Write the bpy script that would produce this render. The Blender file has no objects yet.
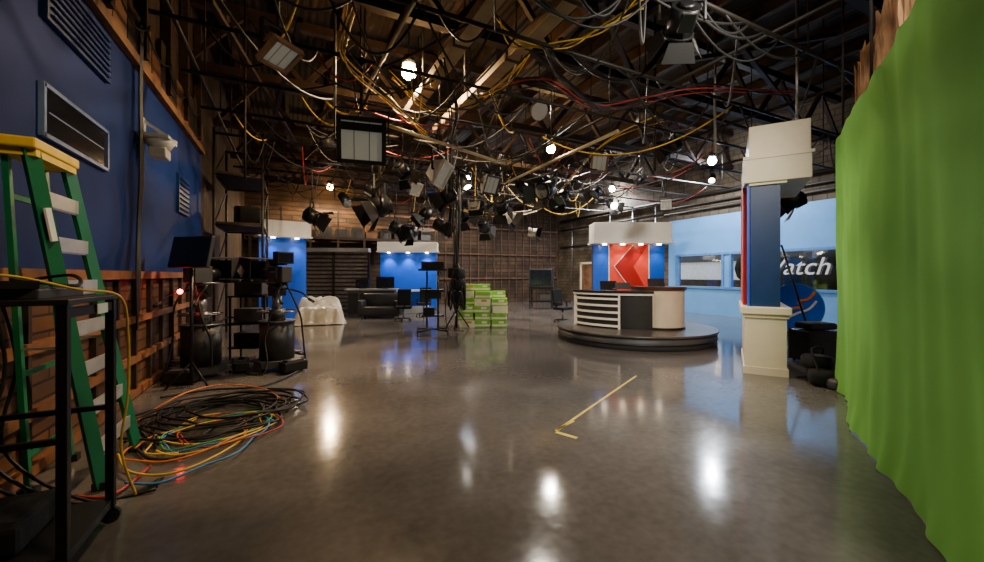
import bpy, bmesh, math, random
from mathutils import Vector, Matrix, Euler, noise
random.seed(7)
R=math.radians
A0=math.atan(0.5)
CA,SA=math.cos(A0),math.sin(A0)
CH=1.6
def W(u,v,z=0.0):
    return Vector((CA*u+SA*v,-SA*u+CA*v,z))
def pixel_at_z(px,py,z=0.0):  # casts an image pixel onto an assumed height to place things
    v=(z-CH)*400.0/(275.0-py); u=(px-492)/400.0*v
    return W(u,v,z)
def onY(px,py,Y):
    k=(px-492)/400.0; v=Y/(-SA*k+CA)
    return W(k*v,v,CH+(275-py)/400.0*v)

# ---------------------------------------------------------------- materials
def nn(nt,t,**kw):
    n=nt.nodes.new(t)
    for k,v in kw.items(): setattr(n,k,v)
    return n
MATS={}
def mat(name,col,rough=0.5,metal=0.0,var=0.15,scale=6.0,bump=0.0,emit=None,es=0.0,coat=0.0,spec=0.5,trans=0.0):
    if name in MATS: return MATS[name]
    m=bpy.data.materials.new(name); m.use_nodes=True; nt=m.node_tree
    p=nt.nodes['Principled BSDF']
    tc=nn(nt,'ShaderNodeTexCoord'); nz=nn(nt,'ShaderNodeTexNoise'); nz.inputs['Scale'].default_value=scale; nz.inputs['Detail'].default_value=5
    nt.links.new(tc.outputs['Object'],nz.inputs['Vector'])
    cr=nn(nt,'ShaderNodeValToRGB')
    c1=[max(0,c*(1-var)) for c in col]; c2=[min(1,c*(1+var)) for c in col]
    cr.color_ramp.elements[0].position=0.3; cr.color_ramp.elements[1].position=0.7
    cr.color_ramp.elements[0].color=(*c1,1); cr.color_ramp.elements[1].color=(*c2,1)
    nt.links.new(nz.outputs['Fac'],cr.inputs['Fac']); nt.links.new(cr.outputs['Color'],p.inputs['Base Color'])
    p.inputs['Roughness'].default_value=rough; p.inputs['Metallic'].default_value=metal
    p.inputs['Specular IOR Level'].default_value=spec
    p.inputs['Coat Weight'].default_value=coat
    p.inputs['Transmission Weight'].default_value=trans
    if emit: 
        p.inputs['Emission Color'].default_value=(*emit,1); p.inputs['Emission Strength'].default_value=es
    if bump:
        b=nn(nt,'ShaderNodeBump'); b.inputs['Strength'].default_value=bump; b.inputs['Distance'].default_value=0.02
        nt.links.new(nz.outputs['Fac'],b.inputs['Height']); nt.links.new(b.outputs['Normal'],p.inputs['Normal'])
    MATS[name]=m; return m

def brickmat(name,axis,c1,c2,mortar,bw,bh,rough=0.9,stain=0.5,msize=0.015,offset=0.5):
    m=bpy.data.materials.new(name); m.use_nodes=True; nt=m.node_tree; p=nt.nodes['Principled BSDF']
    tc=nn(nt,'ShaderNodeTexCoord'); sp=nn(nt,'ShaderNodeSeparateXYZ'); cb=nn(nt,'ShaderNodeCombineXYZ')
    nt.links.new(tc.outputs['Object'],sp.inputs[0])
    nt.links.new(sp.outputs[axis],cb.inputs[0]); nt.links.new(sp.outputs['Z'],cb.inputs[1])
    br=nn(nt,'ShaderNodeTexBrick'); br.offset=offset
    br.inputs['Scale'].default_value=1.0; br.inputs['Brick Width'].default_value=bw; br.inputs['Row Height'].default_value=bh
    br.inputs['Mortar Size'].default_value=msize; br.inputs['Color1'].default_value=(*c1,1); br.inputs['Color2'].default_value=(*c2,1); br.inputs['Mortar'].default_value=(*mortar,1)
    nt.links.new(cb.outputs[0],br.inputs['Vector'])
    nz=nn(nt,'ShaderNodeTexNoise'); nz.inputs['Scale'].default_value=1.3; nz.inputs['Detail'].default_value=8
    nt.links.new(tc.outputs['Object'],nz.inputs['Vector'])
    mp=nn(nt,'ShaderNodeMapRange'); mp.inputs[1].default_value=0.3; mp.inputs[2].default_value=0.7; mp.inputs[3].default_value=1-stain; mp.inputs[4].default_value=1.2
    nt.links.new(nz.outputs['Fac'],mp.inputs[0])
    vm=nn(nt,'ShaderNodeVectorMath',operation='SCALE'); nt.links.new(br.outputs['Color'],vm.inputs[0]); nt.links.new(mp.outputs[0],vm.inputs['Scale'])
    nt.links.new(vm.outputs[0],p.inputs['Base Color']); p.inputs['Roughness'].default_value=rough
    b=nn(nt,'ShaderNodeBump'); b.inputs['Strength'].default_value=0.5; b.inputs['Distance'].default_value=0.02; b.invert=True
    nt.links.new(br.outputs['Fac'],b.inputs['Height']); nt.links.new(b.outputs['Normal'],p.inputs['Normal'])
    return m

def floormat():
    m=bpy.data.materials.new('polished_concrete'); m.use_nodes=True; nt=m.node_tree; p=nt.nodes['Principled BSDF']
    tc=nn(nt,'ShaderNodeTexCoord')
    n1=nn(nt,'ShaderNodeTexNoise'); n1.inputs['Scale'].default_value=0.6; n1.inputs['Detail'].default_value=9; n1.inputs['Roughness'].default_value=0.6
    n2=nn(nt,'ShaderNodeTexNoise'); n2.inputs['Scale'].default_value=14; n2.inputs['Detail'].default_value=8
    for n in (n1,n2): nt.links.new(tc.outputs['Object'],n.inputs['Vector'])
    mx=nn(nt,'ShaderNodeMath',operation='MULTIPLY_ADD'); mx.inputs[1].default_value=0.45
    nt.links.new(n2.outputs['Fac'],mx.inputs[0]); nt.links.new(n1.outputs['Fac'],mx.inputs[2])
    cr=nn(nt,'ShaderNodeValToRGB'); e=cr.color_ramp.elements
    e[0].position=0.45; e[0].color=(0.090,0.080,0.074,1); e[1].position=1.0; e[1].color=(0.185,0.165,0.152,1)
    nt.links.new(mx.outputs[0],cr.inputs['Fac']); nt.links.new(cr.outputs['Color'],p.inputs['Base Color'])
    mr=nn(nt,'ShaderNodeMapRange'); mr.inputs[1].default_value=0.6; mr.inputs[2].default_value=0.9; mr.inputs[3].default_value=0.09; mr.inputs[4].default_value=0.16
    nt.links.new(mx.outputs[0],mr.inputs[0]); nt.links.new(mr.outputs[0],p.inputs['Roughness'])
    b=nn(nt,'ShaderNodeBump'); b.inputs['Strength'].default_value=0.04; b.inputs['Distance'].default_value=0.02
    n3=nn(nt,'ShaderNodeTexNoise'); n3.inputs['Scale'].default_value=4; n3.inputs['Detail'].default_value=4
    nt.links.new(tc.outputs['Object'],n3.inputs['Vector'])
    nt.links.new(n3.outputs['Fac'],b.inputs['Height']); nt.links.new(b.outputs['Normal'],p.inputs['Normal'])
    p.inputs['Specular IOR Level'].default_value=0.36
    return m
def glassmat():
    m=bpy.data.materials.new('window_glass'); m.use_nodes=True; nt=m.node_tree; nt.nodes.remove(nt.nodes['Principled BSDF'])
    o=nt.nodes['Material Output']; t=nn(nt,'ShaderNodeBsdfTransparent'); g=nn(nt,'ShaderNodeBsdfGlossy'); g.inputs['Roughness'].default_value=0.03
    x=nn(nt,'ShaderNodeMixShader'); x.inputs[0].default_value=0.08
    nt.links.new(t.outputs[0],x.inputs[1]); nt.links.new(g.outputs[0],x.inputs[2]); nt.links.new(x.outputs[0],o.inputs[0]); return m

black=mat('black_metal',(0.012,0.012,0.013),0.4,0.3)
blackp=mat('black_plastic',(0.018,0.018,0.02),0.45)
rubber=mat('black_rubber',(0.012,0.012,0.012),0.7)
cloth=mat('black_cloth',(0.012,0.012,0.014),0.95,bump=0.3,scale=20)
steel=mat('steel',(0.35,0.35,0.36),0.35,0.9)
dsteel=mat('dark_steel',(0.09,0.09,0.095),0.35,0.8)
pipem=mat('pipe_dark',(0.035,0.03,0.026),0.5,0.5)
pipey=mat('pipe_galvanised',(0.62,0.5,0.28),0.4,0.6)
cream=mat('cream_paint',(0.80,0.69,0.50),0.45,var=0.04)
white=mat('white_paint',(0.85,0.85,0.83),0.4,var=0.03)
whitel=mat('white_laminate',(0.9,0.88,0.82),0.3,var=0.02)
setblueb=mat('set_blue_bright',(0.004,0.10,0.72),0.4,var=0.05)
setnavy=mat('set_navy',(0.003,0.03,0.13),0.4,var=0.08)
setred=mat('set_red',(0.42,0.010,0.010),0.4,var=0.05)
setredl=mat('set_red_light',(0.85,0.06,0.035),0.4,var=0.05)
yel=mat('yellow_cable',(0.80,0.50,0.05),0.5)
org=mat('orange_cable',(0.80,0.20,0.03),0.5)
redc=mat('red_cable',(0.45,0.03,0.02),0.5)
bluec=mat('blue_cable',(0.04,0.25,0.6),0.5)
blkc=mat('black_cable',(0.012,0.012,0.012),0.55)
tape=mat('yellow_tape',(0.85,0.62,0.07),0.6)
fgreen=mat('fiberglass_green',(0.010,0.20,0.085),0.35,var=0.08)
fyel=mat('ladder_yellow',(0.85,0.58,0.03),0.45)
alum=mat('aluminium',(0.7,0.7,0.68),0.35,0.7)
wood=mat('brown_wood',(0.22,0.085,0.03),0.6,var=0.4,scale=3,bump=0.2)
darkwood=mat('dark_timber',(0.036,0.021,0.014),0.8,var=0.45,scale=2.5,bump=0.3)
plywood=mat('old_plywood',(0.20,0.095,0.042),0.8,var=0.45,scale=2.5,bump=0.3)
joistw=mat('joist_timber',(0.10,0.05,0.026),0.8,var=0.45,scale=2.5,bump=0.3)
rust=mat('rusty_steel',(0.035,0.019,0.014),0.65,0.2,var=0.4,scale=4)
duct=mat('duct_cream',(0.36,0.26,0.16),0.5,0.2,var=0.3,scale=3)
burlap=mat('brown_burlap',(0.38,0.2,0.09),0.95,var=0.35,scale=5,bump=0.5)
bluewall=mat('blue_wall_paint',(0.005,0.022,0.13),0.7,var=0.2,scale=1.2,spec=0.15)
ltblue=mat('light_blue_paint',(0.14,0.40,0.85),0.6,var=0.06,scale=2)
curtm=mat('chroma_green_cloth',(0.165,0.42,0.075),0.9,var=0.10,scale=0.9,bump=0.05,spec=0.1)
housing=mat('lamp_housing_grey',(0.10,0.10,0.10),0.45,0.4)
housw=mat('lamp_housing_white',(0.75,0.72,0.66),0.45)
housb=mat('lamp_housing_brown',(0.25,0.15,0.09),0.5,0.3)
lensoff=mat('lamp_diffuser',(0.42,0.44,0.38),0.35,emit=(1,0.93,0.78),es=0.08,var=0.06,scale=3)
lensglass=mat('lamp_fresnel_glass',(0.10,0.11,0.11),0.15,var=0.2,spec=0.8)
lenson=mat('lamp_lens_lit',(0.9,0.9,0.9),0.3,emit=(1,0.92,0.8),es=30,var=0.0)
bulbw=mat('bulb_warm',(1,0.9,0.7),0.3,emit=(1,0.60,0.22),es=260,var=0)
bulbc=mat('bulb_cool',(0.9,0.95,1),0.3,emit=(0.85,0.92,1),es=260,var=0)
downl=mat('downlight_lens',(1,0.9,0.7),0.3,emit=(1,0.8,0.5),es=25,var=0)
screen=mat('dark_screen',(0.01,0.012,0.018),0.12)
boxg=mat('carton_green',(0.25,0.60,0.06),0.6,var=0.12,scale=8)
boxw=mat('carton_white',(0.88,0.85,0.58),0.6,var=0.08,scale=8)
boxo=mat('carton_orange',(0.75,0.35,0.06),0.6)
grey=mat('grey_panel',(0.28,0.28,0.29),0.5)
dgrey=mat('dark_grey_panel',(0.05,0.05,0.055),0.5)
glass=glassmat()

# ---------------------------------------------------------------- builder
class B:
    def __init__(s,name,loc=(0,0,0),rz=0.0):
        s.name=name; s.bm=bmesh.new(); s.mats=[]; s.M=Matrix.Identity(4); s.loc=Vector(loc); s.rz=rz
    def mi(s,m):
        if m not in s.mats: s.mats.append(m)
        return s.mats.index(m)
    def _fin(s,verts,m,smooth=False,M=None):
        i=s.mi(m); fs=set()
        for v in verts:
            for f in v.link_faces: fs.add(f)
        for f in fs:
            f.material_index=i
            if smooth and len(f.verts)<=4: f.smooth=True
        T=s.M if M is None else s.M@M
        bmesh.ops.transform(s.bm,matrix=T,verts=list(verts))
        return fs
    def box(s,c,sz,m,rot=(0,0,0),bev=0.0,seg=2):
        r=bmesh.ops.create_cube(s.bm,size=1.0); vs=r['verts']
        bmesh.ops.transform(s.bm,matrix=Matrix.Diagonal((*sz,1)),verts=vs)
        if bev>0:
            es=list({e for v in vs for e in v.link_edges})
            rr=bmesh.ops.bevel(s.bm,geom=es,offset=bev,segments=seg,affect='EDGES',profile=0.5)
            seen=set(); st=[rr['verts'][0]]
            while st:
                v=st.pop()
                if v in seen: continue
                seen.add(v)
                for e in v.link_edges: st.append(e.other_vert(v))
            vs=list(seen)
        s._fin(vs,m,smooth=(bev>0.045),M=Matrix.Translation(c)@Euler(rot).to_matrix().to_4x4())
    def cyl(s,p,q,r,m,r2=None,seg=14,smooth=True):
        p=Vector(p);q=Vector(q); d=q-p; L=d.length
        if L<1e-6: return
        res=bmesh.ops.create_cone(s.bm,cap_ends=True,segments=seg,radius1=r,radius2=(r if r2 is None else r2),depth=L)
        M=Matrix.Translation((p+q)/2)@d.to_track_quat('Z','Y').to_matrix().to_4x4()
        s._fin(res['verts'],m,smooth=(smooth and seg>4),M=M)
    def beam(s,p,q,w,h,m):
        p=Vector(p);q=Vector(q); d=q-p; L=d.length
        r=bmesh.ops.create_cube(s.bm,size=1.0); vs=r['verts']
        bmesh.ops.transform(s.bm,matrix=Matrix.Diagonal((w,h,L,1)),verts=vs)
        s._fin(vs,m,M=Matrix.Translation((p+q)/2)@d.to_track_quat('Z','Y').to_matrix().to_4x4())
    def sph(s,c,r,m,sc=(1,1,1),seg=16):
        res=bmesh.ops.create_uvsphere(s.bm,u_segments=seg,v_segments=max(6,seg//2),radius=r)
        s._fin(res['verts'],m,smooth=True,M=Matrix.Translation(c)@Matrix.Diagonal((*sc,1)))
    def tube(s,pts,r,m,seg=6,closed=False):
        pts=[Vector(p) for p in pts]; n=len(pts); rings=[]; new=[]
        up=Vector((0,0,1)); prev=None
        for i,p in enumerate(pts):
            if closed: t=(pts[(i+1)%n]-pts[i-1])
            else: t=(pts[min(i+1,n-1)]-pts[max(i-1,0)])
            if t.length<1e-9: t=Vector((1,0,0))
            t.normalize()
            if prev is None:
                a=up if abs(t.z)<0.9 else Vector((1,0,0))
                x=t.cross(a).normalized()
            else:
                x=(prev-t*prev.dot(t))
                if x.length<1e-6: x=t.orthogonal()
                x.normalize()
            prev=x; y=t.cross(x)
            ring=[s.bm.verts.new(p+(x*math.cos(2*math.pi*k/seg)+y*math.sin(2*math.pi*k/seg))*r) for k in range(seg)]
            rings.append(ring); new+=ring
        rng=range(n) if closed else range(n-1)
        for i in rng:
            a=rings[i]; b=rings[(i+1)%n]
            for k in range(seg): s.bm.faces.new((a[k],a[(k+1)%seg],b[(k+1)%seg],b[k]))
        if not closed:
            s.bm.faces.new(rings[0]); s.bm.faces.new(rings[-1][::-1])
        s._fin(new,m,smooth=True)
    def prism(s,poly,off,m):
        off=Vector(off); a=[s.bm.verts.new(Vector(p)) for p in poly]; b=[s.bm.verts.new(Vector(p)+off) for p in poly]
        n=len(a); s.bm.faces.new(a[::-1]); s.bm.faces.new(b)
        for i in range(n): s.bm.faces.new((a[i],a[(i+1)%n],b[(i+1)%n],b[i]))
        s._fin(a+b,m)
    def arc(s,cx,cy,r0,r1,a0,a1,z0,z1,m,n=16):
        new=[];cols=[]
        for i in range(n+1):
            a=a0+(a1-a0)*i/n; c,d=math.cos(a),math.sin(a)
            q=[s.bm.verts.new((cx+r*c,cy+r*d,z)) for r,z in ((r0,z0),(r1,z0),(r1,z1),(r0,z1))]
            cols.append(q); new+=q
        for i in range(n):
            for k in range(4):
                s.bm.faces.new((cols[i][k],cols[i][(k+1)%4],cols[i+1][(k+1)%4],cols[i+1][k]))
        s.bm.faces.new(cols[0][::-1]); s.bm.faces.new(cols[-1])
        s._fin(new,m)
    def build(s,parent=None):
        bmesh.ops.recalc_face_normals(s.bm,faces=s.bm.faces[:])
        me=bpy.data.meshes.new(s.name); s.bm.to_mesh(me); s.bm.free()
        for m in s.mats: me.materials.append(m)
        o=bpy.data.objects.new(s.name,me); bpy.context.scene.collection.objects.link(o)
        o.location=s.loc; o.rotation_euler=(0,0,s.rz)
        if parent: o.parent=parent
        return o
def crv(pts,n=8,closed=False):
    pts=[Vector(p) for p in pts]; out=[]; N=len(pts)
    rng=range(N) if closed else range(N-1)
    for i in rng:
        if closed: p0,p1,p2,p3=pts[i-1],pts[i],pts[(i+1)%N],pts[(i+2)%N]
        else: p0,p1,p2,p3=pts[max(i-1,0)],pts[i],pts[i+1],pts[min(i+2,N-1)]
        for k in range(n):
            t=k/n
            out.append(0.5*((2*p1)+(p2-p0)*t+(2*p0-5*p1+4*p2-p3)*t*t+(3*p1-p0-3*p2+p3)*t**3))
    if not closed: out.append(pts[-1])
    return out
def cat(p,q,sag,n=14):
    p=Vector(p);q=Vector(q)
    return [p.lerp(q,i/n)-Vector((0,0,sag*4*(i/n)*(1-i/n))) for i in range(n+1)]
def lamp(name,typ,loc,power,col,parent=None,target=None,size=0.1,angle=60,blend=0.6):
    d=bpy.data.lights.new(name,typ); d.energy=power; d.color=col
    if typ=='AREA': d.size=size
    else: d.shadow_soft_size=size
    if typ=='SPOT': d.spot_size=R(angle); d.spot_blend=blend
    o=bpy.data.objects.new(name,d); bpy.context.scene.collection.objects.link(o)
    o.location=loc
    if target is not None:
        o.rotation_euler=(Vector(target)-Vector(loc)).to_track_quat('-Z','Y').to_euler()
    if parent:
        bpy.context.view_layer.update()
        o.parent=parent; o.matrix_parent_inverse=parent.matrix_world.inverted()
    return o

# ---------------------------------------------------------------- room shell
XL,XR,YB,YF,ZC=-1.9,15.2,21.0,-3.0,7.4
HT=ZC-0.3      # hanging height under the joists
b=B('floor'); b.box(((XL+XR)/2,(YB+YF)/2,-0.1),(XR-XL+0.4,YB-YF+0.4,0.2),floormat()); b.build()
woodpl=brickmat('wood_planks','Y',(0.19,0.072,0.022),(0.10,0.04,0.014),(0.02,0.01,0.006),2.4,0.14,0.6,0.5,0.012)
blk_y=brickmat('block_wall_right','Y',(0.16,0.12,0.078),(0.11,0.082,0.052),(0.05,0.037,0.025),0.4,0.2,0.9,0.6)
blk_x=brickmat('board_wall_back','X',(0.10,0.058,0.032),(0.055,0.032,0.019),(0.018,0.012,0.008),2.4,0.22,0.9,0.75,0.02)
darkbrick=brickmat('dark_board_wall','Y',(0.09,0.05,0.03),(0.05,0.03,0.02),(0.02,0.014,0.01),0.3,2.0,0.9,0.6,0.02)
L=YB-YF; ym=(YB+YF)/2
b=B('wall_left'); b.box((XL-0.1,ym,ZC/2),(0.2,L,ZC),darkbrick)
b.box((XL+0.012,4.1,0.8),(0.024,14.2,1.6),woodpl)
b.box((XL+0.015,4.1,3.0),(0.03,14.2,2.8),bluewall)
b.build()
b=B('trim_left_wall_rails')
b.box((XL+0.06,4.1,1.6),(0.1,14.2,0.1),wood)
for z in (0.06,0.5,1.02): b.box((XL+0.05,4.1,z),(0.07,14.2,0.09),wood)
for i in range(24): b.box((XL+0.045,-2.8+i*0.6,0.8),(0.06,0.05,1.5),darkwood)
b.box((XL+0.06,4.1,4.42),(0.1,14.2,0.12),plywood)
for i in range(30):
    y=-2.7+i*0.47; h=0.35+random.random()*0.5
    b.box((XL+0.05,y,4.5+h/2),(0.05,0.44,h),random.choice([plywood,darkwood,wood]),rot=(R(random.uniform(-3,3)),0,0))
for i in range(12): b.box((XL+0.08,-2.6+i*1.2,5.8),(0.12,0.12,2.5),darkwood)
b.build()
b=B('wall_back'); b.box(((XL+XR)/2,YB+0.1,ZC/2),(XR-XL+0.4,0.2,ZC),blk_x); b.build()
b=B('wall_front'); b.box(((XL+XR)/2,YF-0.1,ZC/2),(XR-XL+0.4,0.2,ZC),blk_x); b.build()
b=B('trim_back_wall_studs')
for i in range(20): b.box((5.6+i*0.5,YB-0.04,3.0),(0.05,0.08,6.0),joistw)
for z in (1.4,2.8,4.3): b.box((10.3,YB-0.06,z),(9.6,0.1,0.09),joistw)
b.build()
WY0,WY1,WZ0,WZ1=5.6,12.1,1.08,2.45
b=B('wall_right')
b.box((XR+0.1,(YF+WY0)/2,ZC/2),(0.2,WY0-YF,ZC),blk_y)
b.box((XR+0.1,(YB+WY1)/2,ZC/2),(0.2,YB-WY1,ZC),blk_y)
b.box((XR+0.1,(WY0+WY1)/2,WZ0/2),(0.2,WY1-WY0,WZ0),blk_y)
b.box((XR+0.1,(WY0+WY1)/2,(WZ1+ZC)/2),(0.2,WY1-WY0,ZC-WZ1),blk_y)
yc=(WY0+WY1)/2
b.box((XR-0.02,8.6,WZ0/2),(0.04,7.9,WZ0),ltblue)
b.box((XR-0.02,8.6,(WZ1+4.0)/2),(0.04,7.9,4.0-WZ1),ltblue)
b.box((XR-0.02,12.32,(WZ0+WZ1)/2),(0.04,0.46,WZ1-WZ0),ltblue)
b.box((XR-0.02,5.13,(WZ0+WZ1)/2),(0.04,0.95,WZ1-WZ0),ltblue)
b.build()
b=B('window_1')
fr=mat('window_frame_blue',(0.08,0.26,0.62),0.4)
for z in (WZ0,WZ1): b.box((XR-0.01,yc,z),(0.18,WY1-WY0+0.1,0.09),fr)
for y in (WY0,9.7,10.0,WY1): b.box((XR-0.01,y,(WZ0+WZ1)/2),(0.16,0.09,WZ1-WZ0),fr)
b.box((XR+0.0,9.85,(WZ0+WZ1)/2),(0.1,0.3,WZ1-WZ0),ltblue)
b.box((XR+0.05,yc,(WZ0+WZ1)/2),(0.01,WY1-WY0-0.1,WZ1-WZ0-0.1),glass)
b.build()
b=B('trim_wall_pipes')
for z in (3.3,4.35): b.cyl((XR-0.1,12.8,z),(XR-0.1,20.6,z),0.05,pipem)
b.cyl((XR-0.12,-2,4.9),(XR-0.12,20.6,4.9),0.07,pipem)
for z in (4.3,4.55): b.cyl((XR-0.1,-2,z),(XR-0.1,12.7,z),0.04,pipem)
for y in (13.2,14.6,16.2,19.4): b.cyl((XR-0.1,y,1.0),(XR-0.1,y,5.0),0.03,steel)
b.box((XR-0.1,15.3,1.6),(0.16,0.7,0.9),grey); b.box((XR-0.08,13.9,1.7),(0.12,0.4,0.6),dgrey)
b.build()
b=B('door_1')
b.box((XR-0.03,18.0,1.1),(0.06,1.1,2.2),plywood); b.box((XR-0.05,18.62,1.15),(0.1,0.12,2.3),cream); b.box((XR-0.05,17.38,1.15),(0.1,0.12,2.3),cream); b.box((XR-0.05,18.0,2.28),(0.1,1.36,0.12),cream)
b.sph((XR-0.1,17.6,1.0),0.04,steel); b.build()
def deckmat():
    m=bpy.data.materials.new('roof_deck'); m.use_nodes=True; nt=m.node_tree; p=nt.nodes['Principled BSDF']
    tc=nn(nt,'ShaderNodeTexCoord'); w=nn(nt,'ShaderNodeTexWave'); w.bands_direction='X'; w.inputs['Scale'].default_value=2.0; w.inputs['Distortion'].default_value=0.1
    nz=nn(nt,'ShaderNodeTexNoise'); nz.inputs['Scale'].default_value=0.8; nz.inputs['Detail'].default_value=8
    nt.links.new(tc.outputs['Object'],w.inputs['Vector']); nt.links.new(tc.outputs['Object'],nz.inputs['Vector'])
    cr=nn(nt,'ShaderNodeValToRGB'); cr.color_ramp.elements[0].position=0.35; cr.color_ramp.elements[0].color=(0.010,0.007,0.006,1); cr.color_ramp.elements[1].position=0.75; cr.color_ramp.elements[1].color=(0.036,0.024,0.018,1)
    nt.links.new(nz.outputs['Fac'],cr.inputs['Fac']); nt.links.new(cr.outputs['Color'],p.inputs['Base Color']); p.inputs['Roughness'].default_value=0.85
    bb=nn(nt,'ShaderNodeBump'); bb.inputs['Strength'].default_value=0.4; bb.inputs['Distance'].default_value=0.05
    nt.links.new(w.outputs['Fac'],bb.inputs['Height']); nt.links.new(bb.outputs['Normal'],p.inputs['Normal']); return m
b=B('ceiling'); b.box(((XL+XR)/2,ym,ZC+0.1),(XR-XL+0.4,L+0.4,0.2),deckmat()); b.build()
b=B('trim_ceiling_joists')
x=XL+0.6
while x<XR: 
    b.box((x,ym,ZC-0.13),(0.10,L,0.26),darkwood if random.random()<0.6 else joistw); x+=1.15
b.build()
for i,Y in enumerate((-0.5,2.9,6.3,9.7,13.1,16.5,19.6)):
    b=B('roof_truss',(0,Y,0))
    zt,zb=7.02,5.75
    b.box(((XL+XR)/2,0,zt),(XR-XL,0.16,0.18),rust); b.box(((XL+XR)/2,0,zb),(XR-XL,0.16,0.16),rust)
    n=8; dx=(XR-XL)/n
    for k in range(n):
        x0=XL+k*dx; x1=x0+dx/2; x2=x0+dx
        b.beam((x0,0,zb),(x1,0,zt),0.09,0.10,rust); b.beam((x1,0,zt),(x2,0,zb),0.09,0.10,rust)
    b.build()
for x,zz,y1 in ((2.2,5.0,8.6),(3.05,5.0,9.0)):
    b=B('ceiling_duct_beam'); b.box((x,(y1-1)/2,zz),(0.22,y1+1,0.16),duct,bev=0.01)
    for k in range(7): b.box((x,-0.6+k*1.5,zz),(0.25,0.05,0.19),darkwood)
    for k in range(3): b.cyl((x,0.5+k*3.4,zz+0.1),(x,0.5+k*3.4,HT),0.015,steel)
    b.build()
GZ=4.7
b=B('lighting_pipe_grid')
PY=(3.0,4.5,6.0,7.5,9.0,10.5,12.0,13.5,15.0)
for Y in PY:
    b.cyl((-1.5,Y,GZ),(14.0,Y,GZ),0.028,pipem)
    for X in (-1.2,2.6,6.4,10.2,13.6): b.cyl((X,Y,GZ),(X,Y,HT),0.012,pipem)
for X in (-1.3,1.2,5.6,8.2,11.0): b.cyl((X,2.0,GZ+0.06),(X,16,GZ+0.06),0.028,pipem)
b.build()
b=B('galvanised_lighting_pipe')
p,q=pixel_at_z(350,113,4.0),pixel_at_z(502,163,4.0); b.cyl(p,q,0.03,pipey)
for t in (0.05,0.5,0.95): c=p.lerp(q,t); b.cyl(c,(c.x,c.y,HT),0.012,pipem)
p,q=pixel_at_z(618,131,4.0),pixel_at_z(508,182,4.0); b.cyl(p,q,0.03,pipey)
for t in (0.05,0.5,0.95): c=p.lerp(q,t); b.cyl(c,(c.x,c.y,HT),0.012,pipem)
p,q=pixel_at_z(415,0,4.4),pixel_at_z(365,92,4.4); b.cyl(p,q,0.022,pipey); b.cyl(q,(q.x,q.y,HT),0.012,pipem); b.cyl(p,(p.x,p.y,HT),0.012,pipem)
b.build()
b=B('overhead_strut_braces')
for a,c in (((480,5),(600,112)),((560,40),(700,165)),((640,95),(812,150)),((690,60),(835,35)),((300,20),(262,165)),((720,20),(800,120)),((520,60),(480,150)),((600,0),(650,120)),((210,0),(300,150))):
    p=pixel_at_z(a[0],a[1],5.1); q=pixel_at_z(c[0],c[1],5.6 if c[1]<130 else 5.2)
    b.beam(p,q,0.07,0.07,rust)
b.build()
b=B('steel_hanging_conduit')
for px,py,z0,z1,m in ((335,60,4.2,HT,steel),(797,80,3.6,HT,alum),(715,80,3.8,HT,steel),(245,100,3.4,HT,pipem),(655,110,3.8,HT,pipem)):
    c=pixel_at_z(px,py,(z0+6.4)/2); b.cyl((c.x,c.y,z0),(c.x,c.y,z1),0.022,m)
b.build()
def P(px,py,z): return pixel_at_z(px,py,z)
b=B('overhead_cable_bundle')
for k in range(5):
    j=lambda s=0.05:(Vector((random.uniform(-s,s),random.uniform(-s,s),random.uniform(-s,s))))
    for path in ([(640,2,4.9),(600,28,4.8),(560,48,4.7),(520,42,4.75),(500,22,4.9)],
                 [(390,75,4.8),(430,108,4.5),(470,104,4.4),(505,82,4.6),(530,55,4.9)],
                 [(350,0,4.8),(345,30,4.6),(350,62,4.3),(390,100,4.3),(430,135,4.2)]):
        if k<4: b.tube(crv([P(*p)+j(0.09) for p in path],8),0.010,yel if k<3 else blkc)
    b.tube(crv([P(*p)+j(0.10) for p in [(480,95,4.7),(540,85,4.6),(590,105,4.4),(640,102,4.4),(700,88,4.6),(790,95,4.8)]],8),0.011,random.choice([redc,redc,blkc]))
    b.tube(crv([P(*p)+j(0.10) for p in [(440,60,4.9),(455,110,4.4),(448,150,4.2),(452,200,3.4),(450,235,2.6)]],8),0.015,blkc)
    b.tube(crv([P(*p)+j(0.10) for p in [(450,210,3.6),(500,215,3.4),(545,205,3.9),(600,150,4.6),(660,120,4.7)]],8),0.012,random.choice([yel,blkc,blkc]))
for k in range(170):
    Y=random.choice(PY); X=random.uniform(-1,11); Y2=random.choice(PY); X2=X+random.uniform(-2.5,2.5)
    X2=min(13,max(-1,X2))
    far=Y>5
    b.tube(cat((X,Y,GZ),(X2,Y2 if abs(Y2-Y)<3.5 else Y,GZ),random.uniform(0.15,0.8)),random.uniform(0.011,0.018),random.choice([blkc]*8+([yel,yel,redc] if far else [blkc])),seg=5)
b.build()

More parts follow.
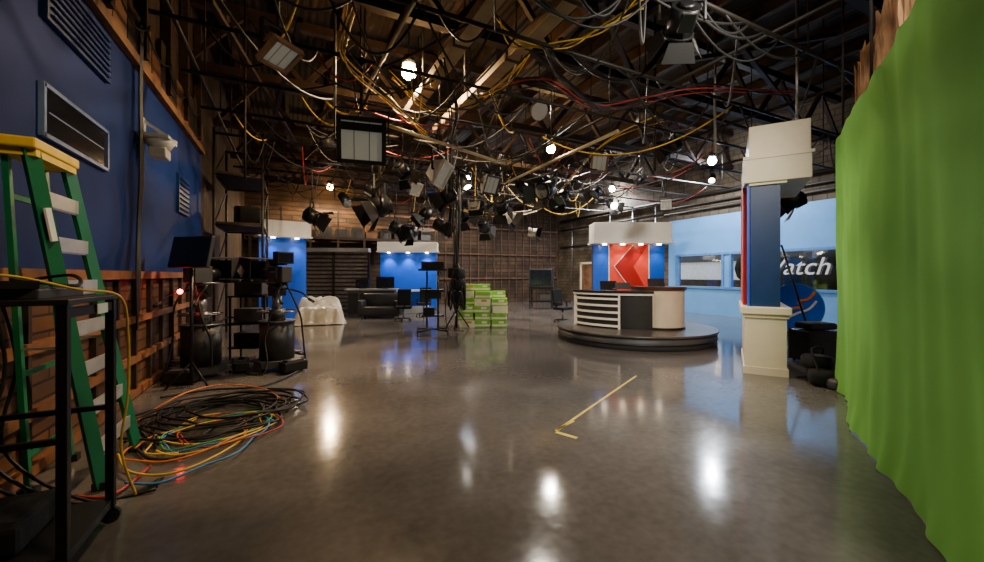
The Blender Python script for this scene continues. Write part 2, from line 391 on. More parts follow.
# ---------------------------------------------------------------- lighting fixtures
def fixture(name,px,py,Y,kind,size,yaw,tilt,hm=None,on=False,top=GZ):
    c=onY(px,py,Y); hm=hm or housing
    if c.z>top-0.3: c.z=top-0.3
    b=B(name,c,0)
    S=size
    yw=S*0.68
    Rz=Matrix.Rotation(R(yaw),4,'Z')
    b.M=Rz
    drop=top-c.z
    zt=min(S*0.85,drop*0.7)
    b.beam((-yw,0,0),(-yw,0,zt),0.02,0.04,black); b.beam((yw,0,0),(yw,0,zt),0.02,0.04,black); b.beam((-yw,0,zt),(yw,0,zt),0.04,0.02,black)
    b.cyl((0,0,zt),(0,0,drop),0.016,pipem); b.box((0,0,drop-0.02),(0.07,0.05,0.12),black)
    b.M=Rz@Matrix.Rotation(R(tilt),4,'X')   # front faces -Y, tilted down
    lm=lenson if on else (lensoff if kind=='soft' else lensglass)
    if kind=='fresnel':
        b.cyl((0,S*0.4,0),(0,-S*0.35,0),S*0.42,hm,seg=18); b.cyl((0,-S*0.35,0),(0,-S*0.42,0),S*0.48,hm,seg=18)
        b.cyl((0,-S*0.42,0),(0,-S*0.44,0),S*0.38,lm,seg=18)
        b.box((0,S*0.1,-S*0.42),(S*0.4,S*0.5,S*0.12),hm)
        b.cyl((0,S*0.4,0),(0,S*0.5,0),S*0.3,black,r2=S*0.2)
        for a in range(4):
            K=Rz@Matrix.Rotation(R(tilt),4,'X')@Matrix.Rotation(R(90*a),4,'Y')
            o=b.M; b.M=K
            b.prism([(-S*0.36,-S*0.44,S*0.46),(S*0.36,-S*0.44,S*0.46),(S*0.52,-S*0.92,S*0.78),(-S*0.52,-S*0.92,S*0.78)],(0,0.004,0.01),black)
            b.M=o
    elif kind=='soft':
        h=S*0.56; w=S*0.58
        def ring(y,a,c_): return [(-a,y,-c_),(a,y,-c_),(a,y,c_),(-a,y,c_)]
        f=ring(-S*0.25,w,h); k=ring(S*0.25,w*0.75,h*0.6)
        for i in range(4):
            j=(i+1)%4; b.prism([f[i],f[j],k[j],k[i]],(0,0.006,0),hm)
        b.prism(k,(0,0.02,0),hm); b.box((0,-S*0.2,0),(w*1.9,0.02,h*1.9),lm)
        fw=S*0.11
        for sx in (-1,1): b.box((sx*(w-fw*0.2),-S*0.27,0),(fw,0.06,h*2.1),hm)
        for sz in (-1,1): b.box((0,-S*0.27,sz*(h-fw*0.2)),(w*2.1,0.06,fw),hm)
        for xx in (-0.33,0.33): b.box((xx*w,-S*0.225,0),(0.008,0.008,h*1.8),hm)
        if S>0.5: b.box((0,-S*0.25,h*0.62),(w*1.8,0.02,h*0.35),hm)
        b.box((0,S*0.32,0),(w*0.8,S*0.15,h*0.6),black)
        b.cyl((-w*0.8,0,0),(-yw,0,0),0.02,black); b.cyl((w*0.8,0,0),(yw,0,0),0.02,black)
    elif kind=='par':
        b.cyl((0,S*0.4,0),(0,-S*0.45,0),S*0.3,hm,seg=16); b.cyl((0,-S*0.45,0),(0,-S*0.46,0),S*0.26,lm,seg=16); b.sph((0,S*0.4,0),S*0.3,hm)
    b.M=Matrix.Identity(4)
    b.tube(cat((0,0.05,zt*0.5),(random.uniform(-0.5,0.5),0.1,drop),0.12,8),0.01,random.choice([blkc,yel,blkc]),seg=5)
    return b.build(),c
FX=[('softlight_fixture',362,142,6.0,'soft',0.54,-10,12,black,False),
('softlight_fixture',278,50,4.5,'soft',0.26,40,60,housb,False),
('softlight_fixture',438,172,7.5,'soft',0.44,50,30,housw,False),
('softlight_fixture',489,184,9.0,'soft',0.40,15,25,housing,False),
('fresnel_light_fixture',546,190,7.5,'fresnel',0.42,-70,20,black,False),
('fresnel_light_fixture',522,188,9.0,'fresnel',0.36,100,20,black,False),
('fresnel_light_fixture',380,206,9.0,'fresnel',0.50,-85,30,black,False),
('fresnel_light_fixture',372,190,10.5,'fresnel',0.40,90,30,black,False),
('fresnel_light_fixture',508,216,10.5,'fresnel',0.40,70,30,housw,False),
('fresnel_light_fixture',532,232,12.0,'fresnel',0.34,60,10,housw,False),
('fresnel_light_fixture',312,216,12.0,'fresnel',0.46,80,30,black,False),
('par_light_fixture',465,182,10.5,'par',0.40,30,60,housing,True),
('softlight_fixture',598,163,7.5,'soft',0.34,-20,20,housb,False),
('fresnel_light_fixture',562,197,9.0,'fresnel',0.36,-80,40,black,False),
('par_light_fixture',612,190,12.0,'fresnel',0.40,-10,30,black,True),
('softlight_fixture',666,204,9.0,'soft',0.26,-50,30,housw,False),
('fresnel_light_fixture',682,18,3.0,'fresnel',0.36,150,35,black,False),
('fresnel_light_fixture',672,128,6.0,'fresnel',0.36,-130,30,black,False),
('fresnel_light_fixture',795,200,4.5,'fresnel',0.36,-140,30,black,False),
('par_light_fixture',712,163,7.5,'par',0.30,-60,40,black,True),
('fresnel_light_fixture',462,214,12.0,'fresnel',0.46,110,30,black,False),
('fresnel_light_fixture',484,226,13.5,'fresnel',0.46,140,30,black,False),
('fresnel_light_fixture',396,228,13.5,'fresnel',0.46,70,30,black,False),
('fresnel_light_fixture',425,214,12.0,'fresnel',0.42,-100,40,black,False),
('softlight_fixture',414,188,10.5,'soft',0.30,30,30,housw,False),
('par_light_fixture',345,200,13.5,'par',0.5,20,40,black,False),
('fresnel_light_fixture',596,188,10.5,'fresnel',0.34,-90,40,black,False),
('softlight_fixture',476,208,9.0,'soft',0.34,130,20,black,False),
('fresnel_light_fixture',448,196,9.0,'fresnel',0.42,-120,30,black,False),
('fresnel_light_fixture',500,205,9.0,'fresnel',0.40,150,35,black,False),
('fresnel_light_fixture',402,170,9.0,'fresnel',0.36,120,35,black,False),
('fresnel_light_fixture',640,180,7.5,'par',0.30,-120,35,black,False),
('fresnel_light_fixture',412,232,13.5,'fresnel',0.42,-60,30,black,False),
('fresnel_light_fixture',440,225,12.0,'fresnel',0.44,60,30,black,False),
('fresnel_light_fixture',538,186,9.0,'fresnel',0.40,20,25,black,False),
]
for f in FX: fixture(*f)

def highbay(px,py,z,power,col,bm_,r=0.12):
    c=pixel_at_z(px,py,z); b=B('high_bay_lamp',c)
    b.sph((0,0,0),r,bm_,seg=12); b.cyl((0,0,r*0.9),(0,0,r*2.0),r*0.9,housing,r2=r*0.7); b.cyl((0,0,r*2.0),(0,0,HT-z),0.015,pipem)
    o=b.build(); lamp('bulb_light','SPOT',c-Vector((0,0,r+0.1)),power,col,parent=o,target=c-Vector((0,0,5)),size=0.10,angle=172,blend=0.4)
WARM=(1,0.72,0.42); NEUT=(1,0.9,0.76); COOL=(0.85,0.92,1)
BZ=6.0
highbay(409,72,5.6,1100,WARM,bulbw,0.15)
highbay(551,149,BZ,1350,NEUT,bulbw,0.15)
highbay(330,187,5.6,950,WARM,bulbw,0.14)
highbay(612,189,BZ,1050,COOL,bulbc,0.14)
highbay(712,161,5.6,800,COOL,bulbc,0.14)
highbay(467,179,BZ,1050,NEUT,bulbc,0.14)
def addedlamp(X,Y,Z,tgt,power,col,angle=110,size=0.25,nm='added_fill_fixture'):  # invented fixture with a spot, added only to brighten what it aims at
    b=B(nm,(X,Y,Z)); d=(Vector(tgt)-Vector((X,Y,Z))).normalized()
    b.cyl(d*0.0,d*-0.28,0.22,housing,r2=0.1,seg=20); b.cyl(d*0.0,d*0.01,0.20,lensoff,seg=20); b.cyl((0,0,0.05),(0,0,HT-Z),0.014,pipem)
    o=b.build(); lamp('added_fill_lamp','SPOT',Vector((X,Y,Z))+d*0.06,power,col,parent=o,target=tgt,size=size,angle=angle,blend=0.9)
addedlamp(1.2,-0.8,4.9,(5.2,2.2,1.4),1100,NEUT,100)  # added fill for the green curtain
addedlamp(5.0,7.6,5.3,(5.0,2.0,1.6),800,NEUT,75,0.18)  # second added fill on the curtain, from the room side
addedlamp(0.3,1.5,5.0,(-1.0,5.5,0.2),300,WARM,90)
addedlamp(4.2,1.2,5.0,(4.5,6.5,0.0),900,NEUT,110)
c=W(3.3,8.6,4.9); addedlamp(c.x,c.y,4.9,W(4.3,12.6,2.4),460,NEUT,60,0.15)  # added to lift the dim white header of the news backdrop
c=W(-4.2,10.2,4.9); addedlamp(c.x,c.y,4.9,W(-5.2,14.6,2.2),200,NEUT,75)  # added likewise to brighten the back-left set header

# ---------------------------------------------------------------- green curtain
def curtain():
    bm=bmesh.new(); n=260; rows=34; p0=Vector((1.88,1.24)); p1=Vector((4.80,5.60)); d=(p1-p0); Ln=d.length; d/=Ln; nr=Vector((-d.y,d.x))
    prev=None
    for j in range(rows+1):
        t=j/rows; z=3.46*(1-t)
        row=[]
        for i in range(n+1):
            s=i/n*Ln
            w=0.014*math.sin(s*5+0.6*math.sin(s*2.1)+t)*(0.3+t)+0.004*math.sin(s*15+t*3)+0.035*math.sin(s*1.9+t*2.2)*(0.3+t)
            w+=0.030*noise.noise(Vector((s*1.6+t*1.5,t*2.2,0.3)))*(0.4+t)
            w+=0.012*noise.noise(Vector((s*4,t*3,2.3)))
            w+=(max(0,t-0.88)/0.12)**2*(0.03+0.02*math.sin(s*6)+0.012*math.sin(s*19))
            pt=p0+d*s+nr*w; hz=z
            if j==rows: hz=0.012
            if j==0: hz+=0.015*math.sin(s*9)
            row.append(bm.verts.new(W(pt.x,pt.y,hz)))
        if prev:
            for i in range(n): f=bm.faces.new((prev[i],prev[i+1],row[i+1],row[i])); f.smooth=True
        prev=row
    me=bpy.data.meshes.new('green_screen_curtain'); bm.to_mesh(me); bm.free(); me.materials.append(curtm)
    o=bpy.data.objects.new('green_screen_curtain',me); bpy.context.scene.collection.objects.link(o)
    bb=B('curtain_track_pipe'); bb.cyl(W(p0.x+.06,p0.y-.04,3.5),W(p1.x+.06,p1.y-.04,3.5),0.025,pipem)
    for k in range(4):
        c=p0.lerp(p1,k/3*0.96+0.02); bb.cyl(W(c.x+.06,c.y-.04,3.5),W(c.x+.06,c.y-.04,HT),0.014,pipem)
    bb.build()
    bm=bmesh.new(); n=120
    cols=[]
    for i in range(n+1):
        s=i/n*Ln*0.98; w=0.05+0.04*math.sin(s*8); pt=p0+d*s-nr*(0.14+w)
        top=4.30+0.16*random.random(); bot=3.42+0.10*random.random()
        cols.append([bm.verts.new(W(pt.x-nr.x*random.uniform(0,.04),pt.y,bot+(top-bot)*k/4)) for k in range(5)])
    for i in range(n):
        for k in range(4): f=bm.faces.new((cols[i][k],cols[i+1][k],cols[i+1][k+1],cols[i][k+1]))
    me=bpy.data.meshes.new('burlap_valance'); bm.to_mesh(me); bm.free(); me.materials.append(burlap)
    o=bpy.data.objects.new('burlap_valance',me); bpy.context.scene.collection.objects.link(o)
curtain()

# ---------------------------------------------------------------- ladder
b=B('stepladder')
fb=[Vector((-1.27,3.98,0)),Vector((-1.27,4.72,0))]; ft=[Vector((-1.52,3.66,2.42)),Vector((-1.52,4.14,2.42))]
rb=[Vector((-1.70,4.08,0)),Vector((-1.70,4.70,0))]; rt=[Vector((-1.64,3.68,2.42)),Vector((-1.64,4.12,2.42))]
for i in range(2):
    b.beam(fb[i]+Vector((0,0,0.02)),ft[i],0.035,0.085,fgreen); b.beam(rb[i]+Vector((0,0,0.02)),rt[i],0.03,0.06,fgreen)
    for f in (fb[i],rb[i]): b.box((f.x,f.y,0.03),(0.1,0.07,0.06),rubber)
for k in range(1,8):
    t=k/8; p=fb[0].lerp(ft[0],t); q=fb[1].lerp(ft[1],t); b.beam(p,q,0.025,0.10,alum)
    b.beam(p+Vector((0.0,0,-0.04)),q+Vector((0.0,0,-0.04)),0.01,0.04,alum)
for k in (1,3,5,7):
    t=k/8; b.beam(rb[0].lerp(rt[0],t),rb[1].lerp(rt[1],t),0.02,0.035,fgreen)
for i in range(2): b.beam(fb[i].lerp(ft[i],0.45),rb[i].lerp(rt[i],0.45),0.006,0.02,alum)
b.box((-1.57,3.9,2.45),(0.20,0.60,0.07),fyel,bev=0.012); b.box((-1.57,3.9,2.40),(0.18,0.54,0.06),fyel)
c=fb[0].lerp(ft[0],0.8); b.box((c.x+0.03,c.y-0.02,c.z),(0.012,0.075,0.22),white,rot=(R(8),R(-6),0))
b.build()

# ---------------------------------------------------------------- black cart
b=B('black_utility_cart')
x0,x1,y0,y1=-1.68,-1.05,2.82,3.42
for x in (x0,x1):
    for y in (y0,y1): b.box((x,y,0.78),(0.045,0.045,1.36),black,bev=0.004); b.cyl((x,y-0.015,0.05),(x,y+0.015,0.05),0.05,rubber)
b.box(((x0+x1)/2,(y0+y1)/2,1.46),(x1-x0+0.06,y1-y0+0.06,0.03),blackp,bev=0.005)
b.box(((x0+x1)/2,(y0+y1)/2,0.13),(x1-x0+0.02,y1-y0+0.02,0.05),blackp)
for y in (y0,y1): b.box(((x0+x1)/2,y,0.75),(x1-x0,0.03,0.03),black)
for x in (x0,x1): b.box((x,(y0+y1)/2,1.40),(0.03,y1-y0,0.05),black)
b.box((-1.36,3.12,1.50),(0.4,0.5,0.06),dgrey,bev=0.01); b.box((-1.3,2.95,1.55),(0.2,0.25,0.04),blackp,rot=(0,0,0.4))
b.box((x1+0.025,3.22,1.40),(0.004,0.14,0.06),white)
b.box((-1.4,3.12,0.24),(0.3,0.45,0.16),cloth,bev=0.03)
b.build()
b=B('cart_cables')
b.tube(crv([(-1.60,2.9,1.55),(-1.3,2.85,1.60),(-1.10,3.1,1.52),(-0.98,3.34,1.46),(-0.98,3.48,1.2),(-1.0,3.55,0.8),(-1.05,3.60,0.4),(-1.0,3.7,0.03)],8),0.008,yel)
b.tube(crv([(-1.5,3.4,1.55),(-1.2,3.3,1.60),(-1.1,3.1,1.54),(-1.3,2.95,1.58)],8),0.010,blkc)
b.tube(crv([(-1.75,3.5,1.66),(-1.7,3.7,1.3),(-1.66,3.5,0.9),(-1.7,3.45,0.5),(-1.75,3.6,0.2)],8),0.010,yel)
for i in range(5):
    b.tube(crv([(-1.75,3.4+0.1*i,1.6),(-1.72,3.5+0.12*i,1.0),(-1.74,3.3+0.15*i,0.4),(-1.4+0.05*i,3.7,0.02),(-0.9,3.75+0.05*i,0.02)],8),0.011,random.choice([redc,blkc,blkc,blkc]))
b.build()

# ---------------------------------------------------------------- wall items on left
b=B('wall_vent_window')
yc_,zc_=5.27,2.98; b.box((XL+0.045,yc_,zc_),(0.02,1.15,0.36),screen)
bgf=mat('blue_grey_frame',(0.14,0.22,0.42),0.4)
for z in (zc_-0.21,zc_+0.21): b.box((XL+0.05,yc_,z),(0.04,1.30,0.035),bgf)
for y in (yc_-0.64,yc_+0.64): b.box((XL+0.05,y,zc_),(0.04,0.035,0.45),bgf)
b.box((XL+0.056,yc_,zc_),(0.004,1.1,0.012),bgf)
b.build()
b=B('wall_louver_vent')
b.box((XL+0.05,5.3,4.0),(0.05,1.3,0.5),setnavy)
for k in range(7): b.box((XL+0.085,5.3,3.8+k*0.066),(0.03,1.2,0.012),bluewall,rot=(0,R(30),0))
b.build()
b=B('wall_louver_vent'); b.box((XL+0.05,9.4,3.1),(0.05,0.8,0.7),setnavy)
for k in range(7): b.box((XL+0.085,9.4,2.82+k*0.09),(0.03,0.7,0.012),bluewall,rot=(0,R(30),0))
b.build()
b=B('wall_speaker')
b.box((XL+0.22,7.1,3.50),(0.34,0.46,0.05),white,bev=0.01); b.cyl((XL+0.24,7.1,3.5),(XL+0.24,7.1,3.36),0.20,white,r2=0.12); b.box((XL+0.24,7.1,3.30),(0.2,0.26,0.14),housw,bev=0.02)
b.box((XL+0.05,7.1,3.62),(0.05,0.12,0.3),white); b.beam((XL+0.06,7.1,3.74),(XL+0.36,7.1,3.53),0.02,0.04,white)
b.build()
b=B('wall_cable_drop')
for i in range(4):
    b.tube(crv([(XL+0.12,6.75+0.04*i,4.9),(XL+0.1,6.8+0.03*i,4.0),(XL+0.13,6.7+0.05*i,3.0),(XL+0.1,6.72+0.03*i,2.2),(XL+0.15,6.5+0.04*i,1.5),(XL+0.13,6.6,0.9)],8),0.012,blkc)
for i in range(10):
    y=-1+i*1.1; b.tube(cat((XL+0.16,y,5.0),(XL+0.16,y+1.4,5.0),random.uniform(0.1,0.5)),0.012,random.choice([blkc,blkc,yel]))
b.build()

# ---------------------------------------------------------------- camera pedestals
def pedestal(u,v,yaw,prompter=True,tally=False,h=0.0):
    b=B('studio_camera_pedestal',W(u,v,0),R(yaw))
    for a in (90,210,330):
        b.M=Matrix.Rotation(R(a),4,'Z')
        b.box((0.30,0,0.12),(0.42,0.30,0.09),dgrey,bev=0.02)
        b.box((0.50,0,0.11),(0.20,0.40,0.16),black,bev=0.02); b.box((0.50,0,0.20),(0.14,0.28,0.03),dgrey)
        for sy in (-0.09,0.09): b.cyl((0.50,sy-0.03,0.06),(0.50,sy+0.03,0.06),0.06,rubber)
        b.M=Matrix.Identity(4)
    b.cyl((0,0,0.08),(0,0,0.18),0.42,dgrey,seg=6,smooth=False)
    b.cyl((0,0,0.16),(0,0,0.80),0.27,blackp,seg=36); b.cyl((0,0,0.80),(0,0,0.83),0.285,dsteel,seg=36)
    b.box((0.0,-0.27,0.5),(0.16,0.02,0.3),dgrey)
    b.cyl((0,0,0.83),(0,0,1.02),0.13,dsteel,seg=24); b.cyl((0,0,1.0),(0,0,1.25+h),0.075,steel,seg=20)
    ring=[(0.30*math.cos(a*math.pi/16),0.30*math.sin(a*math.pi/16),0.98) for a in range(32)]
    b.tube(ring,0.011,dsteel,seg=8,closed=True)
    for a in (0,120,240): b.cyl((0.08*math.cos(R(a)),0.08*math.sin(R(a)),0.98),(0.30*math.cos(R(a)),0.30*math.sin(R(a)),0.98),0.010,steel)
    z=1.25+h
    b.box((0,0,z+0.04),(0.2,0.22,0.09),black,bev=0.01); b.cyl((-0.12,0,z+0.12),(0.12,0,z+0.12),0.08,black); b.box((0,0,z+0.2),(0.18,0.36,0.04),black)
    for sx in (-1,1): b.tube(crv([(sx*0.1,0.1,z+0.12),(sx*0.2,0.4,z+0.05),(sx*0.24,0.54,z-0.05)],6),0.014,black,seg=8); b.cyl((sx*0.24,0.54,z-0.05),(sx*0.27,0.64,z-0.1),0.022,rubber)
    b.box((0,0.08,z+0.36),(0.18,0.46,0.27),dgrey,bev=0.015); b.box((0,0.12,z+0.53),(0.06,0.28,0.03),black); b.cyl((0,-0.15,z+0.37),(0,-0.42,z+0.37),0.075,black,r2=0.095,seg=20)
    b.box((-0.0,0.20,z+0.64),(0.28,0.16,0.20),blackp,bev=0.01); b.box((0,0.285,z+0.64),(0.23,0.01,0.15),screen); b.box((0.11,0.1,z+0.38),(0.06,0.2,0.18),blackp)
    for k in range(3): b.box((0.145,0.06+k*0.05,z+0.4),(0.01,0.03,0.03),steel)
    for sx in (-0.08,0.08): b.cyl((sx,0.1,z+0.22),(sx,-0.75,z+0.22),0.012,steel)
    if prompter:
        b.box((0,-0.62,z+0.24),(0.44,0.34,0.05),black,bev=0.01); b.box((0,-0.62,z+0.27),(0.38,0.28,0.01),screen)
        b.prism([(-0.24,-0.42,z+0.28),(-0.24,-0.42,z+0.62),(-0.24,-0.80,z+0.66),(-0.24,-0.80,z+0.58)],(0.01,0,0),cloth)
        b.prism([(0.23,-0.42,z+0.28),(0.23,-0.42,z+0.62),(0.23,-0.80,z+0.66),(0.23,-0.80,z+0.58)],(0.01,0,0),cloth)
        b.prism([(-0.24,-0.40,z+0.62),(0.24,-0.40,z+0.62),(0.24,-0.82,z+0.66),(-0.24,-0.82,z+0.66)],(0,0,0.01),cloth)
        b.prism([(-0.22,-0.44,z+0.60),(0.22,-0.44,z+0.60),(0.22,-0.80,z+0.28),(-0.22,-0.80,z+0.28)],(0,0.004,0.004),screen)
    if tally: b.sph((0.12,0.32,z+0.10),0.035,mat('tally_red',(1,0,0),0.4,emit=(1,0.02,0.02),es=60,var=0))
    b.tube(crv([(0.0,0.2,z+0.3),(0.2,0.3,z-0.1),(0.30,0.2,0.6),(0.32,0.3,0.2),(0.4,0.3,0.02),(0.5,0.0,0.02)],8),0.015,blkc)
    b.tube(crv([(0.0,0.2,z+0.3),(-0.2,0.34,z-0.3),(-0.29,0.28,0.6),(-0.32,0.3,0.2)],8),0.015,blkc)
    return b.build()
pedestal(-4.62,6.36,160,tally=True)
pedestal(-3.68,6.85,-150,tally=False)
b=B('teleprompter_monitor',W(-4.32,5.75,0),R(-40))
b.cyl((0,0,0.02),(0,0,1.75),0.025,black); 
for a in (0,120,240): b.cyl((0,0,0.35),(0.3*math.cos(R(a)),0.3*math.sin(R(a)),0.01),0.015,black)
b.box((0,0,1.93),(0.70,0.06,0.46),blackp,bev=0.01,rot=(R(-12),0,0)); b.box((0,-0.035,1.93),(0.64,0.01,0.40),screen,rot=(R(-12),0,0)); b.box((0,0.08,1.90),(0.3,0.12,0.25),black)
b.build()
b=B('equipment_stand',W(-4.55,7.6,0),R(-20))
for x in (-0.3,0.3):
    for y in (-0.2,0.2): b.box((x,y,0.6),(0.03,0.03,1.2),black)
for z in (0.25,0.7,1.2): b.box((0,0,z),(0.66,0.46,0.03),black)
b.box((0,0,1.36),(0.5,0.35,0.28),dgrey,bev=0.02); b.box((0,0,0.85),(0.5,0.35,0.24),dgrey); b.box((0,0,0.4),(0.5,0.35,0.24),black)
b.build()

# ---------------------------------------------------------------- floor cables
b=B('floor_cable_coil')
def loop(cx,cy,rx,ry,rot,r,m,turns=1.6,z=0.015,jit=0.06):
    pts=[]; n=int(12*turns)
    a0=random.uniform(0,6.28)
    for i in range(n):
        a=a0+i/12*2*math.pi; k=1+random.uniform(-jit,jit)
        x=rx*k*math.cos(a); y=ry*k*math.sin(a)
        p=W(cx+x*math.cos(rot)-y*math.sin(rot),cy+x*math.sin(rot)+y*math.cos(rot),z+0.008*random.random()+0.02*(i%3==0))
        pts.append(p)
    b.tube(crv(pts,5),r,m)
for i in range(9): loop(-2.95+random.uniform(-.25,.15),4.5+random.uniform(-.3,.3),0.56+0.12*random.random(),0.45+0.15*random.random(),0.3,0.012,blkc,1.5,0.015+0.008*i,0.16)
for m in (yel,org,redc,bluec,yel,mat('green_cable',(0.05,0.4,0.1),0.5)):
    loop(-2.72+random.uniform(-.12,.10),3.95+random.uniform(-.2,.2),0.30+0.18*random.random(),0.5+random.uniform(-.1,.1),-0.5,0.008,m,1.2,0.05,0.12)
def fl(pts,r,m,z=0.02): b.tube(crv([pixel_at_z(x,y,0)+Vector((0,0,z)) for x,y in pts],8),r,m)
fl([(262,430),(240,455),(205,470),(160,488),(125,488)],0.009,bluec,0.04)
fl([(280,402),(262,392),(225,388),(190,395),(160,410),(130,430)],0.009,org,0.05)
fl([(235,425),(245,440),(215,462),(170,480),(130,478),(118,460)],0.009,yel,0.05)
fl([(270,392),(230,404),(180,408),(150,425),(125,445)],0.014,blkc,0.03)
fl([(300,372),(262,388),(210,392),(160,400)],0.015,blkc,0.03)
fl([(278,410),(240,415),(200,440),(180,460),(150,462),(135,450)],0.015,blkc,0.03)
fl([(150,470),(110,500),(60,500),(20,510)],0.012,redc,0.03)
b.build()

# ---------------------------------------------------------------- tape mark
b=B('yellow_tape_mark')
def strip(a,c,w):
    p=pixel_at_z(*a,0);q=pixel_at_z(*c,0); d=(q-p); n=Vector((-d.y,d.x,0)).normalized()*w/2
    b.prism([p-n,q-n,q+n,p+n],(0,0,0.0012),tape)
strip((556,431),(636,376),0.03); strip((556,432),(577,438),0.045); strip((556,430),(574,421),0.025)
b.build()

# ---------------------------------------------------------------- set panels
def setwall(name,u,v,yaw,w,h,hh,over,left,mid,right,colfrac=0.2,lights=3,chev=False,power=60,lcol=(1,0.85,0.65)):
    b=B(name,W(u,v,0),R(yaw))
    b.box((0,0.1,h/2),(w,0.16,h),dgrey)
    b.box((-w/2+w*colfrac/2,0.0,(h-hh)/2),(w*colfrac,0.06,h-hh),left)
    b.box((w/2-w*colfrac/2,0.0,(h-hh)/2),(w*colfrac,0.06,h-hh),right)
    b.box((0,0.0,(h-hh)/2),(w*(1-2*colfrac),0.05,h-hh),mid)
    b.box((0,0.18-over/2,h-hh/2),(w+0.12,over+0.2,hh),whitel,bev=0.015)
    b.box((0,0.18-over/2,h-hh-0.02),(w+0.2,over+0.28,0.05),whitel)
    b.box((0,-0.05,0.05),(w,0.08,0.1),dgrey)
    zz=h-hh-0.05
    xs=[(-0.5+(i+0.5)/lights)*w for i in range(lights)]
    for x in xs: b.cyl((x,-over*0.55,zz),(x,-over*0.55,zz-0.03),0.07,downl,seg=12)
    if chev:
        hw=w*(1-2*colfrac)/2; H=h-hh; y=-0.03; zc=1.88; mg=mat('set_silver_line',(0.7,0.7,0.72),0.4)
        # broad dark red arrow band pointing left on a bright red field
        ax=-hw*0.75
        b.prism([(ax+0.0,y,zc),(hw*0.25,y,H-0.03),(hw*0.98,y,H-0.03),(ax+0.62,y,zc),(hw*0.98,y,1.0),(hw*0.25,y,1.0)],(0,-0.012,0),setred)
        b.beam((ax,y-0.016,zc),(hw*0.25,y-0.016,H-0.03),0.02,0.02,mg); b.beam((ax,y-0.016,zc),(hw*0.25,y-0.016,1.0),0.02,0.02,mg)
        b.prism([(-hw,y,0.1),(-hw,y,0.95),(hw,y,0.95),(hw,y,0.1)],(0,-0.012,0),setred)
        for sx in (-1,1): b.box((sx*hw,-0.035,H/2),(0.035,0.03,H),mg)
    o=b.build()
    bpy.context.view_layer.update()
    for x in xs:
        lo=o.matrix_world@Vector((x,-over*0.55,zz-0.08)); tg=o.matrix_world@Vector((x,-0.0,0.6))
        lamp('downlight','SPOT',lo,power,lcol,parent=o,target=tg,size=0.06,angle=95,blend=0.8)
    return o
YW=-math.degrees(A0)
setwall('news_backdrop',4.42,12.95,YW,2.30,3.25,0.62,0.55,setblueb,setredl,setblueb,0.22,4,True,22)
setwall('blue_set_backdrop',-7.1,13.6,YW+40,1.45,3.4,0.5,0.5,setblueb,setblueb,setblueb,0.12,2,False,34,(0.75,0.88,1))
setwall('blue_set_backdrop',-3.75,18.0,YW+5,2.5,3.05,0.4,0.5,setblueb,setblueb,setblueb,0.12,3,False,60,(0.75,0.88,1))

# ---------------------------------------------------------------- news desk platform
PU,PV=3.58,10.15
b=B('round_stage_platform',W(PU,PV,0),-A0)
b.cyl((0,0,0.0),(0,0,0.27),1.87,dgrey,seg=72); b.cyl((0,0,0.27),(0,0,0.32),1.9,mat('platform_top',(0.08,0.07,0.065),0.3),seg=72)
b.cyl((0,0,0.11),(0,0,0.14),1.885,black,seg=72)
b.build()
b=B('news_anchor_desk',W(PU+0.05,PV+0.05,0.32),-A0)
cx,cy,Rr=0.15,0.75,1.68; a0,a1=R(198),R(268)
H=0.90
dcap=mat('desk_dark_top',(0.02,0.02,0.022),0.25)
b.arc(cx,cy,Rr-0.06,Rr-0.0,a0,a1,0.0,H-0.06,blackp,20)
b.arc(cx,cy,Rr-0.55,Rr+0.09,a0,a1,H-0.05,H,dcap,20)
b.arc(cx,cy,Rr+0.05,Rr+0.07,a0,a1,H-0.10,H-0.05,whitel,20)
for z in (0.04,0.20,0.36,0.52,0.68): b.arc(cx,cy,Rr-0.0,Rr+0.04,a0+R(2),R(243),z,z+0.05,whitel,16)
b.arc(cx,cy,Rr-0.0,Rr+0.05,a0,a0+R(2.5),0,H-0.06,whitel,2); b.arc(cx,cy,Rr-0.0,Rr+0.05,R(242),R(243.5),0,H-0.06,whitel,2)
b.arc(cx,cy,Rr,Rr+0.02,R(245),R(266),0.05,H-0.1,blackp,8)
b.arc(cx,cy,Rr-0.6,Rr-0.55,a0,a1,0.0,H-0.1,dgrey,16)
dbt=mat('desk_brown_top',(0.07,0.03,0.02),0.3)
b.arc(0.47,-0.40,0.0,0.56,R(180),R(360),0,0.92,cream,24)
b.box((0.47,-0.22,0.46),(1.12,0.38,0.92),cream)
b.arc(0.47,-0.40,0.0,0.60,R(180),R(360),0.92,1.0,dbt,24); b.box((0.47,-0.20,0.96),(1.20,0.42,0.08),dbt)
b.arc(0.47,-0.40,0.0,0.58,R(180),R(360),0.0,0.05,black,24)
b.box((0.45,-0.25,1.08),(0.4,0.04,0.22),blackp,rot=(R(-15),0,0)); b.box((-0.5,-0.5,0.95),(0.35,0.25,0.02),dgrey); b.box((-0.5,-0.62,1.02),(0.35,0.02,0.16),blackp,rot=(R(-15),0,0))
b.build()
